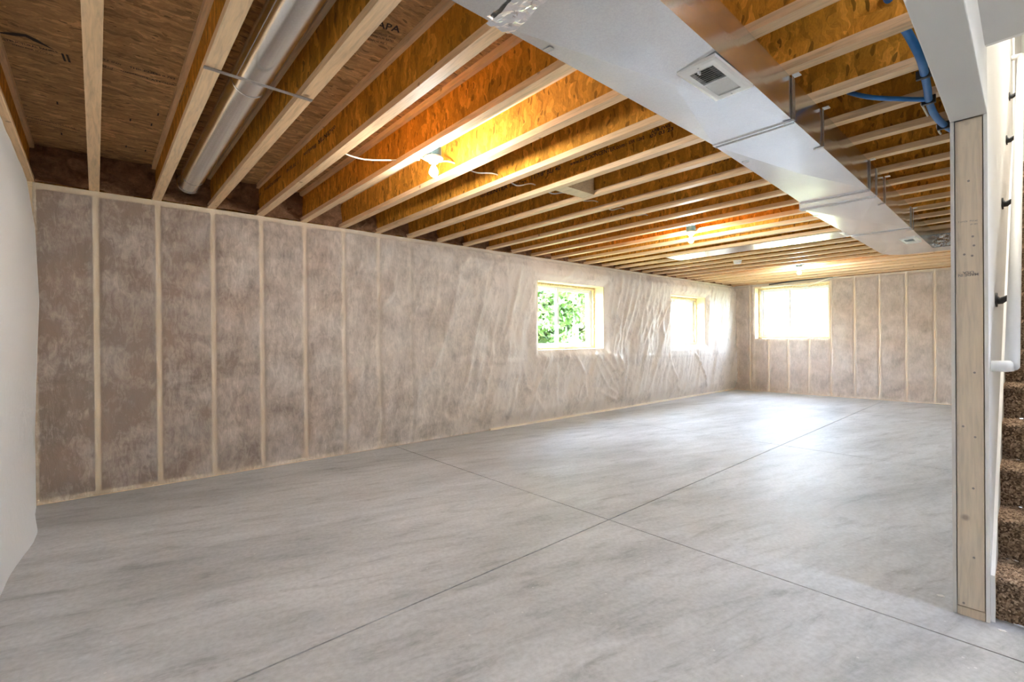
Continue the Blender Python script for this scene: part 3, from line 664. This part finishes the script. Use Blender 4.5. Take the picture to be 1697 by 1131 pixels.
# ---- rectangular supply duct
ZB = 2.2632
def dR(x): return .802+.0260*(x-1.6) if x < 4.1 else .867+.030*(x-4.1)
SEC = [(-.30, .985, 1.205, 1.205), (.985, 2.505, 1.205, 1.208), (2.505, 4.085, 1.212, 1.295), (4.085, 4.305, 1.300, 1.370), (4.305, 5.825, 1.352, 1.392), (5.825, 7.36, 1.395, 1.445)]
t = empty('supply_duct', (2.0, 1.0, ZB)); tag(t, 'long rectangular galvanized duct hung under the joists with cross-creased panels', 'duct')
O = Vector((2.0, 1.0, ZB)); HT = ZC-ZB-.006
for k, (x0, x1, l0, l1) in enumerate(SEC):
    r0, r1 = dR(x0), dR(x1); x1 -= .004
    # creased bottom panel: four triangles meeting at a slightly dropped centre
    c = Vector(((x0+x1)/2, (r0+r1+l0+l1)/4, ZB-(.016 if k in (1, 2, 4, 5) else .001)))
    q = [Vector((x0, r0, ZB)), Vector((x1, r1, ZB)), Vector((x1, l1, ZB)), Vector((x0, l0, ZB))]
    m = MB(); 
    for i in range(4): m.poly([q[(i+1) % 4]-O, q[i]-O, c-O])
    bp = m.build('bottom_panel', MT['galv'], t)
    if k == 1: cut_hole(bp, 1.686+.046-O.x, 2.008-.046-O.x, .884-.042-O.y, .884+.042-O.y)
    if k == 5: cut_hole(bp, 6.54-.12-O.x, 6.54+.12-O.x, dR(6.5)+.095-.035-O.y, dR(6.5)+.095+.035-O.y)
    for (ya, yb, nm, mt) in ((r0, r1, 'side_panel', 'galv'), (l0, l1, 'side_panel', 'galv')):
        s_ = 1 if ya == l0 else -1
        p0, p1 = Vector((x0, ya, ZB)), Vector((x1, yb, ZB)); up = Vector((0, 0, HT)); cc = (p0+p1+up)/2+Vector((0, s_*.004, 0))
        m = MB(); w = [p0, p1, p1+up, p0+up]
        for i in range(4): m.poly([w[i]-O, w[(i+1) % 4]-O, cc-O] if s_ < 0 else [w[(i+1) % 4]-O, w[i]-O, cc-O])
        m.build(nm, MT[mt], t)
    m = MB(); m.poly([v+up-O for v in q]); m.build('top_panel', MT['galv'], t)
    # slip cleat at the far joint
    cx = x1+.002
    if k in (1, 2, 3, 4):
        MB().hexa([Vector(p)-O for p in ((cx-.012, r1-.004, ZB-.006), (cx+.012, r1-.004, ZB-.006), (cx+.012, l1+.004, ZB-.006), (cx-.012, l1+.004, ZB-.006), (cx-.012, r1-.004, ZB), (cx+.012, r1-.004, ZB), (cx+.012, l1+.004, ZB), (cx-.012, l1+.004, ZB))]).build('slip_cleat', MT['galv'], t)
        MB().hexa([Vector(p)-O for p in ((cx+.012, r1, ZB-.010), (cx+.017, r1, ZB-.010), (cx+.017, l1, ZB-.010), (cx+.012, l1, ZB-.010), (cx+.012, r1, ZB), (cx+.017, r1, ZB), (cx+.017, l1, ZB), (cx+.012, l1, ZB))]).build('cleat_lip', MT['strap'], t)
        for yy in (r1, l1): MB().box(cx-.014-O.x, cx+.014-O.x, yy-.005-O.y, yy+.005-O.y, 0, HT).build('drive_cleat', MT['strap'], t)
# end elbow turning towards the stair wall
m = MB(); N = 10; xe, le, re = 7.36, 1.445, dR(7.36); pts = [(xe, re), (xe, le)]
cr = .34
for i in range(N+1): a_ = PI/2*i/N; pts.append((xe+cr*math.sin(a_), le-.30+.30*math.cos(a_)))
pts += [(xe+cr, .50), (xe, .50)]
bt = [Vector((x, y, ZB)) for x, y in pts]
m.poly([v-O for v in reversed(bt)]); 
for i in range(len(bt)): a_, b_ = bt[i], bt[(i+1) % len(bt)]; m.poly([b_-O, a_-O, a_+Vector((0, 0, HT))-O, b_+Vector((0, 0, HT))-O])
m.build('elbow', MT['galv'], t)
# foil tape round the first seam
u_ = np.linspace(-.035, .055, 9); w_ = np.linspace(0, 1, 30); Ug, Wg = np.meshgrid(u_, w_); xs = .985+Ug+.010*np.sin(Wg*9); ys = .80+(1.207-.80)*Wg
P = np.stack([xs-O.x, ys-O.y, -.003-.016*fbm(Ug*70, Wg*26, 3)+0*xs], -1); ft = obj('foil_tape', grid_mesh('foil_tape', P[::-1], MT['foil'], smooth=False), t)
for k in range(3): put_text('UL 181B-FX', Vector((.975+.012*k, .86+.12*k, ZB-.012)), Vector((.975+.03+.012*k, .93+.12*k, ZB-.012)), Vector((-1, .3, 0)), MT['greyink'], 'tape_print', t, hmax=.012)
# hangers
for n_, (u, va, vb) in enumerate(((1319, 127, 196), (1362, 178, 243), (1449, 272, 312), (1470, 296, 336), (1515, 346, 380))):
    p = px(u, vb, 2, ZB); x = p.x; y = dR(x)-.0062
    h = empty('duct_hanger', (x, y, ZB)); tag(h, 'thin metal hanger strap on the stair side of the long duct, %s from the register' % ORD(n_+1), 'hanger', 'duct hanger straps')
    MB().box(-.011, .011, -.0015, .0015, 0, ZC-ZB-.0005).build('strap', MT['strap'], h); MB().hexa([(-.011, -.0015, -.0030), (.011, -.0015, -.0030), (.011, .045, -.0068), (-.011, .045, -.0068), (-.011, -.0015, -.0012), (.011, -.0015, -.0012), (.011, .045, -.0050), (-.011, .045, -.0050)]).build('hook', MT['strap'], h)
    MB().box(-.018, .018, -.03, .0, ZC-ZB-.004, ZC-ZB-.0005).build('nailing_tab', MT['enamel'], h)
for n_, (u, v) in enumerate(((905, 83), (1232, 268), (1350, 358))):
    p = px(u, v, 2, ZB); h = empty('duct_hanger', (p.x, p.y+.006, ZB)); tag(h, 'thin metal hanger strap window side of the long duct, %s from the foil tape' % ORD(n_+1), 'hanger', 'duct hanger straps')
    MB().box(-.011, .011, -.0015, .0015, 0, ZC-ZB-.0005).build('strap', MT['strap'], h); MB().hexa([(-.011, -.035, -.0062), (.011, -.035, -.0062), (.011, .0015, -.0030), (-.011, .0015, -.0030), (-.011, -.035, -.0044), (.011, -.035, -.0044), (.011, .0015, -.0012), (-.011, .0015, -.0012)]).build('hook', MT['strap'], h)

# ---- registers
def register(x0, x1, y0, y1, z, label, n=10, simple=False):
    r = empty('register', ((x0+x1)/2, (y0+y1)/2, z)); tag(r, label, 'register'); a, b = (x1-x0)/2, (y1-y0)/2
    fx, fy = a*.74, b*.60; T = -.006
    m = MB(); out = [(-a, -b), (a, -b), (a, b), (-a, b)]; mid = [(-a+.012, -b+.012), (a-.012, -b+.012), (a-.012, b-.012), (-a+.012, b-.012)]; inn = [(-fx, -fy), (fx, -fy), (fx, fy), (-fx, fy)]
    for A, za, B, zb in ((out, .010, out, -.003), (out, -.003, mid, T), (mid, T, inn, T), (inn, T, inn, .012)):
        for i in range(4): j = (i+1) % 4; m.poly([(*A[j], za), (*A[i], za), (*B[i], zb), (*B[j], zb)])
    m.build('frame', MT['enamel'], r)
    MB().hexa([(-fx*.9, -fy*.9, .030), (fx*.9, -fy*.9, .030), (fx*.9, fy*.9, .075), (-fx*.9, fy*.9, .075), (-fx*.9, -fy*.9, .0315), (fx*.9, -fy*.9, .0315), (fx*.9, fy*.9, .0765), (-fx*.9, fy*.9, .0765)]).build('damper', MT['strap'], r)
    MB().box(-.004, .004, -fy, fy, T, -.001).build('divider', MT['enamel'], r)
    for s_, lean in ((-1, 1), (1, -1)):
        for i in range(n):
            cx = s_*(.006+(fx-.008)*(i+.5)/n); w = (fx-.008)/n*.36
            MB().hexa([(cx-w+lean*-.0, -fy, T), (cx-w+.0012, -fy, T), (cx-w+.0012, fy, T), (cx-w, fy, T), (cx-w+lean*w*1.2, -fy, -.0008), (cx-w+.0012+lean*w*1.2, -fy, -.0008), (cx-w+.0022+lean*w*1.2, fy, -.0008), (cx-w+lean*w*1.2, fy, -.0008)]).build('slat', MT['enamel'], r)
    MB().box(-fx-.006, -fx+.010, fy*.10, fy*.24, -.016, T).build('lever', MT['enamel'], r)
    for s_ in (-1, 1): MB().lathe([(.003, T-.0015), (.004, T)], (s_*(a+fx)/2, 0, 0), 10).build('screw', MT['strap'], r)
    return r
register(1.686, 2.008, .808, .960, ZB-.014, 'white two-bank louvered register on the duct near the drywall header', 8)
register(6.36, 6.72, dR(6.5)+.03, dR(6.5)+.16, ZB-.012, 'small white register on the duct bottom near its elbow end', 6)

# ---- sheet metal pan closing a joist bay
px0, px1 = 16*S+.06, 17*S+.06
t = empty('joist_pan', (px0, 1.45, ZC)); tag(t, 'flat bright sheet-metal pan nailed across a joist bay', 'sheet metal')
for y0, y1 in ((1.42, 2.62), (2.60, 3.93)): MB().box(-.02, px1-px0, y0-1.45, y1-1.45, -.0045 if y0 < 2 else -.0020, -.0005).build('sheet', MT['galv'], t)
cut_hole([c for c in t.children if c.name.startswith('sheet')][0], .09, px1-px0-.07, 1.54-1.45, 1.66-1.45)
register(px0+.06, px1-.04, 1.50, 1.70, ZC-.005, 'grey louvered return grille at the end of the sheet-metal pan', 8)

# ---- crumpled foil wrap and ribbed collar on the elbow side
sd = bpy.data.objects['supply_duct']; yy = np.linspace(.46, dR(7.36), 34); zz = np.linspace(.004, HT*.72, 20); Yg, Zg = np.meshgrid(yy, zz)
P = np.stack([7.352-.028*fbm(Yg*26, Zg*20, 3)-O.x, Yg-O.y, Zg], -1); obj('foil_wrap', grid_mesh('foil_wrap', P[:, ::-1], MT['flex'], smooth=False), sd)
MB().box(7.315-O.x, 7.35-O.x, .46-O.y, dR(7.36)-O.y, HT*.74, HT).build('ribbed_collar', MT['galv'], sd)
for i in range(12): MB().box(7.307-O.x, 7.316-O.x, .47+i*.04-O.y, .488+i*.04-O.y, HT*.74, HT).build('rib', MT['galv'], sd)

# ---- blue water pipe
def tubeobj(name, pts, r, mat, label, cat, group=None, n=12):
    q = [Vector(p) for p in pts]; out = []
    for i in range(len(q)-1):
        p0 = q[max(i-1, 0)]; p1 = q[i]; p2 = q[i+1]; p3 = q[min(i+2, len(q)-1)]
        for k in range(6):
            s = k/6; out.append(.5*((2*p1)+(p2-p0)*s+(2*p0-5*p1+4*p2-p3)*s*s+(3*p1-p0-3*p2+p3)*s**3))
    out.append(q[-1]); c = q[0]
    r_ = empty(name, c); tag(r_, label, cat, group)
    MB().tube([p-c for p in out], r, n).build('tube', mat, r_, True); return r_
zp = ZC-.020
P_ = [px(1462, -25, 2, ZC+.16), px(1475, 3, 2, ZC+.13), px(1484, 22, 2, ZC+.09), px(1506, 58, 2, ZC+.05), px(1517, 78, 2, ZC+.01), px(1527, 100, 2, zp), px(1532, 122, 2, zp), px(1537, 148, 2, zp), px(1540, 170, 2, zp), px(1550, 192, 2, zp), px(1567, 209, 2, zp), px(1590, 222, 2, zp)]
pp = tubeobj('water_pipe', P_, .0165, MT['pex'], 'thick blue plastic water pipe clipped under joists beside the drywall header', 'pipe')
for (u, v) in ((1531, 123), (1539, 166), (1564, 208)):
    p = px(u, v, 2, zp)-P_[0]; MB().box(p.x-.009, p.x+.009, p.y-.028, p.y+.028, p.z-.020, p.z+.019).build('clip', MT['black'], pp)
Q_ = [px(1405, 153, 2, ZC+.10), px(1425, 158, 2, ZC+.03), px(1450, 162, 2, ZC-.004), px(1490, 164, 2, ZC-.015), px(1532, 165, 2, zp)]
tubeobj('water_pipe', Q_, .0115, MT['pex'], 'thin blue plastic branch pipe joining the thick one', 'pipe')
# ---- white cables
pts = [(4*S+.10, pb.y*0+2.95, ZC+.05)]
for i in range(4, 12):
    pts += [(i*S+.08, 3.02-.01*i, ZC+.085), (i*S+.20, 3.02-.012*i, ZC+.045+.01*(i % 3)), (i*S+.34, 3.0-.012*i, ZC+.085)]
tubeobj('electric_cable', pts, .0055, MT['cable'], 'white cable threaded through joist webs between the first two bulbs', 'cable', n=8)
a = px(690, 275, 2, ZC+.03); tubeobj('electric_cable', [(3*S+.02, a.y+.20, ZC+.08), (3*S+.2, a.y+.12, ZC+.03), (4*S+.10, 2.95, ZC+.04)], .0055, MT['cable'], 'short white cable ending at the first bulb lamp', 'cable', n=8)
q = [px(u, v, 0, LF-.05) for u, v in ((1262, 476), (1300, 473), (1335, 473), (1360, 466), (1385, 459), (1420, 453))]
tubeobj('electric_cable', q, .012, MT['cable'], 'white cable sagging along the top of the far wall window', 'cable', n=8)
q = [px(u, v, 0, LF-.09) for u, v in ((1275, 472), (1310, 467), (1345, 463), (1380, 459))]
tubeobj('electric_cable', q, .014, MT['black'], 'black cable along the top of the far wall above the window', 'cable', n=8)
for k, pl in enumerate((((1527, 172), (1534, 185), (1540, 196)), ((1553, 208), (1556, 218), (1559, 222)))):
    tubeobj('electric_cable', [px(u, v, 2, ZC+.04) for u, v in pl], .006, MT['cable'], 'white cable stub hanging below a joist, %s of two by the blue pipe' % ORD(k+1), 'cable', 'cable stubs', n=8)

# ---- handrail
rr_ = px(1645, 607, 0, 2.95); zr = rr_.z
t = empty('handrail', (2.95, .13, zr)); tag(t, 'white round handrail on black brackets up the stair wall', 'handrail')
def hr(x, dy=0): return (x-2.95, sk(x)+dy, (x-2.95)*RISE/RUN)
MB().tube([hr(2.95), hr(4.0), hr(5.5), hr(6.75)], .024, 16).build('rail', MT['white'], t, True)
MB().tube([(0, .065, 0), (0, .02, 0), (.004, -.0, .003)], .024, 16).build('return', MT['white'], t, True)
MB().tube([hr(6.75), hr(6.752, .03), hr(6.752, .065)], .024, 16).build('return', MT['white'], t, True)
for x in (3.43, 4.30, 5.15, 5.95):
    c = hr(x); m = MB()
    m.tube([(c[0], c[1]+.064, c[2]-.045), (c[0], c[1]+.045, c[2]-.050), (c[0], c[1]+.015, c[2]-.030), (c[0], c[1], c[2]-.020)], [.024, .018, .011, .009], 10)
    m.tube([(c[0], c[1]+.058, c[2]-.045), (c[0], c[1]+.065, c[2]-.045)], .036, 14)
    m.build('bracket', MT['black'], t, True)

# ---- paint chips on the floor
for k, (u, v, a_) in enumerate(((1559, 988, .5), (1661, 1046, .3))):
    p = px(u, v, 2, .001); c, s = math.cos(a_), math.sin(a_)
    tag(MB().hexa([(p.x+x*c-y*s, p.y+x*s+y*c, z) for z in (0, .003) for x, y in ((-.008, -.013), (.008, -.010), (.007, .013), (-.006, .011))]).build('paint_chip', MT['white']), 'white paint chip on the concrete floor %s the post' % ('before' if k == 0 else 'at the stair foot beside'), 'debris')

# ================================================================== OUTSIDE
struct(MB().box(-15, 130, D+.42, 90, .70, .95).build('ground', MT['grass']))
struct(MB().box(LF+.45, 130, -3.0, D+.42, .70, .95).build('ground_far', MT['grass']))
def tree(x, y, h, rad, seed, label, nleaf=7000, base=1.0, trunk=.12, ls=.09):
    r = np.random.default_rng(seed); t = empty('tree', (x, y, .95)); tag(t, label, 'tree', 'trees outside the windows')
    MB().tube([(0, 0, 0), (.1, .05, h*.3), (-.05, .1, h*.6), (.1, 0, h*.85)], [trunk, trunk*.8, trunk*.5, trunk*.2], 10).build('trunk', MT['bark'], t, True)
    cl = []
    for k in range(9):
        a = r.random()*6.28; z0 = h*(.12+.6*r.random()); L = rad*(.6+.4*r.random()); e = Vector((math.cos(a)*L, math.sin(a)*L, z0+L*(.1+.5*r.random())))
        MB().tube([(0, 0, z0), (e.x*.5, e.y*.5, z0+(e.z-z0)*.35), tuple(e)], [trunk*.4, trunk*.26, .015], 7).build('branch', MT['bark'], t, True); cl += [e, Vector((e.x*.6, e.y*.6, z0+(e.z-z0)*.6))]
    for k in range(30): cl.append(Vector((r.normal()*rad*.5, r.normal()*rad*.5, base+(h-base)*r.random())))
    c = np.array([list(cl[i]) for i in r.integers(0, len(cl), nleaf)])+r.normal(size=(nleaf, 3))*rad*.24; c[:, 2] = np.where(c[:, 2] < base, base+(base-c[:, 2])*.35, c[:, 2])
    rr2 = np.hypot(c[:, 0], c[:, 1])[:, None]; c[:, :2] *= np.minimum(1, 1.45*rad/np.maximum(rr2, 1e-6))
    a = r.normal(size=(nleaf, 3)); a /= np.linalg.norm(a, axis=1)[:, None]; b = np.cross(a, r.normal(size=(nleaf, 3))); b /= np.linalg.norm(b, axis=1)[:, None]
    s = (ls*(.6+.8*r.random(nleaf)))[:, None]; V = np.stack([c-a*s, c+b*s*.45, c+a*s, c-b*s*.45], 1).reshape(-1, 3)
    m = bpy.data.meshes.new('foliage'); m.from_pydata(V.tolist(), [], (np.arange(nleaf*4).reshape(-1, 4)).tolist()); m.materials.append(MT['leaf']); o = obj('foliage', m, t); o['kind'] = 'stuff'
tree(12.5, 11.0, 5.5, 1.3, 1, 'leafy green tree with pale bare branches beyond the first window', 10000, .9)
tree(16.8, 18.2, 6.0, 1.8, 2, 'dense green tree behind the branchy one beyond the first window', 12000, .4, .12, .18)
tree(24.5, 27.0, 8.0, 2.3, 3, 'tall dark tree at the back beyond the first window', 12000, .3, .14, .24)
tree(8.6, 8.8, 1.7, .8, 4, 'low pale bush in the grass beyond the first window', 5000, .1, .05)
tree(17.6, 13.8, 2.0, .9, 6, 'broad low shrub under the trees beyond the first window', 6000, .1, .05)
tree(21.2, 11.8, 4.6, .8, 5, 'small tree whose crown shows at the top of the second window', 1200, 2.2)
tree(22.0, 19.4, 6.5, 1.7, 7, 'tall green tree beside the dark one beyond the first window', 12000, .2, .12, .20)
tree(33.0, 36.0, 9.5, 2.6, 8, 'tall green tree at the edge of the yard beyond the first window', 12000, .2, .14, .28)
tree(13.2, 14.7, 1.5, .7, 9, 'small round bush beside the broad shrub beyond the first window', 5000, .05, .05)
def house(loc, w, d, h, label, siding=True):
    t = empty('house', loc); tag(t, label, 'house')
    MB().box(0, w, 0, d, 0, h).build('wall', MT['siding'], t)
    for i in range(int(w/.5)): MB().box(i*.5, i*.5+.03, -.02, 0, 0, h).build('batten', MT['siding'], t)
    MB().hexa([(-.3, -.4, h), (w+.3, -.4, h), (w+.3, d+.4, h), (-.3, d+.4, h), (-.3, d/2-.1, h+2), (w+.3, d/2-.1, h+2), (w+.3, d/2+.1, h+2), (-.3, d/2+.1, h+2)]).build('roof', MT['roof'], t)
house((25.6, 15.5, .9), 16, 7, 6.0, 'white board-and-batten neighbour house beyond the second window')
house((105, 21.0, .9), 12, 9, 2.5, 'pale distant house at the corner of the far window')
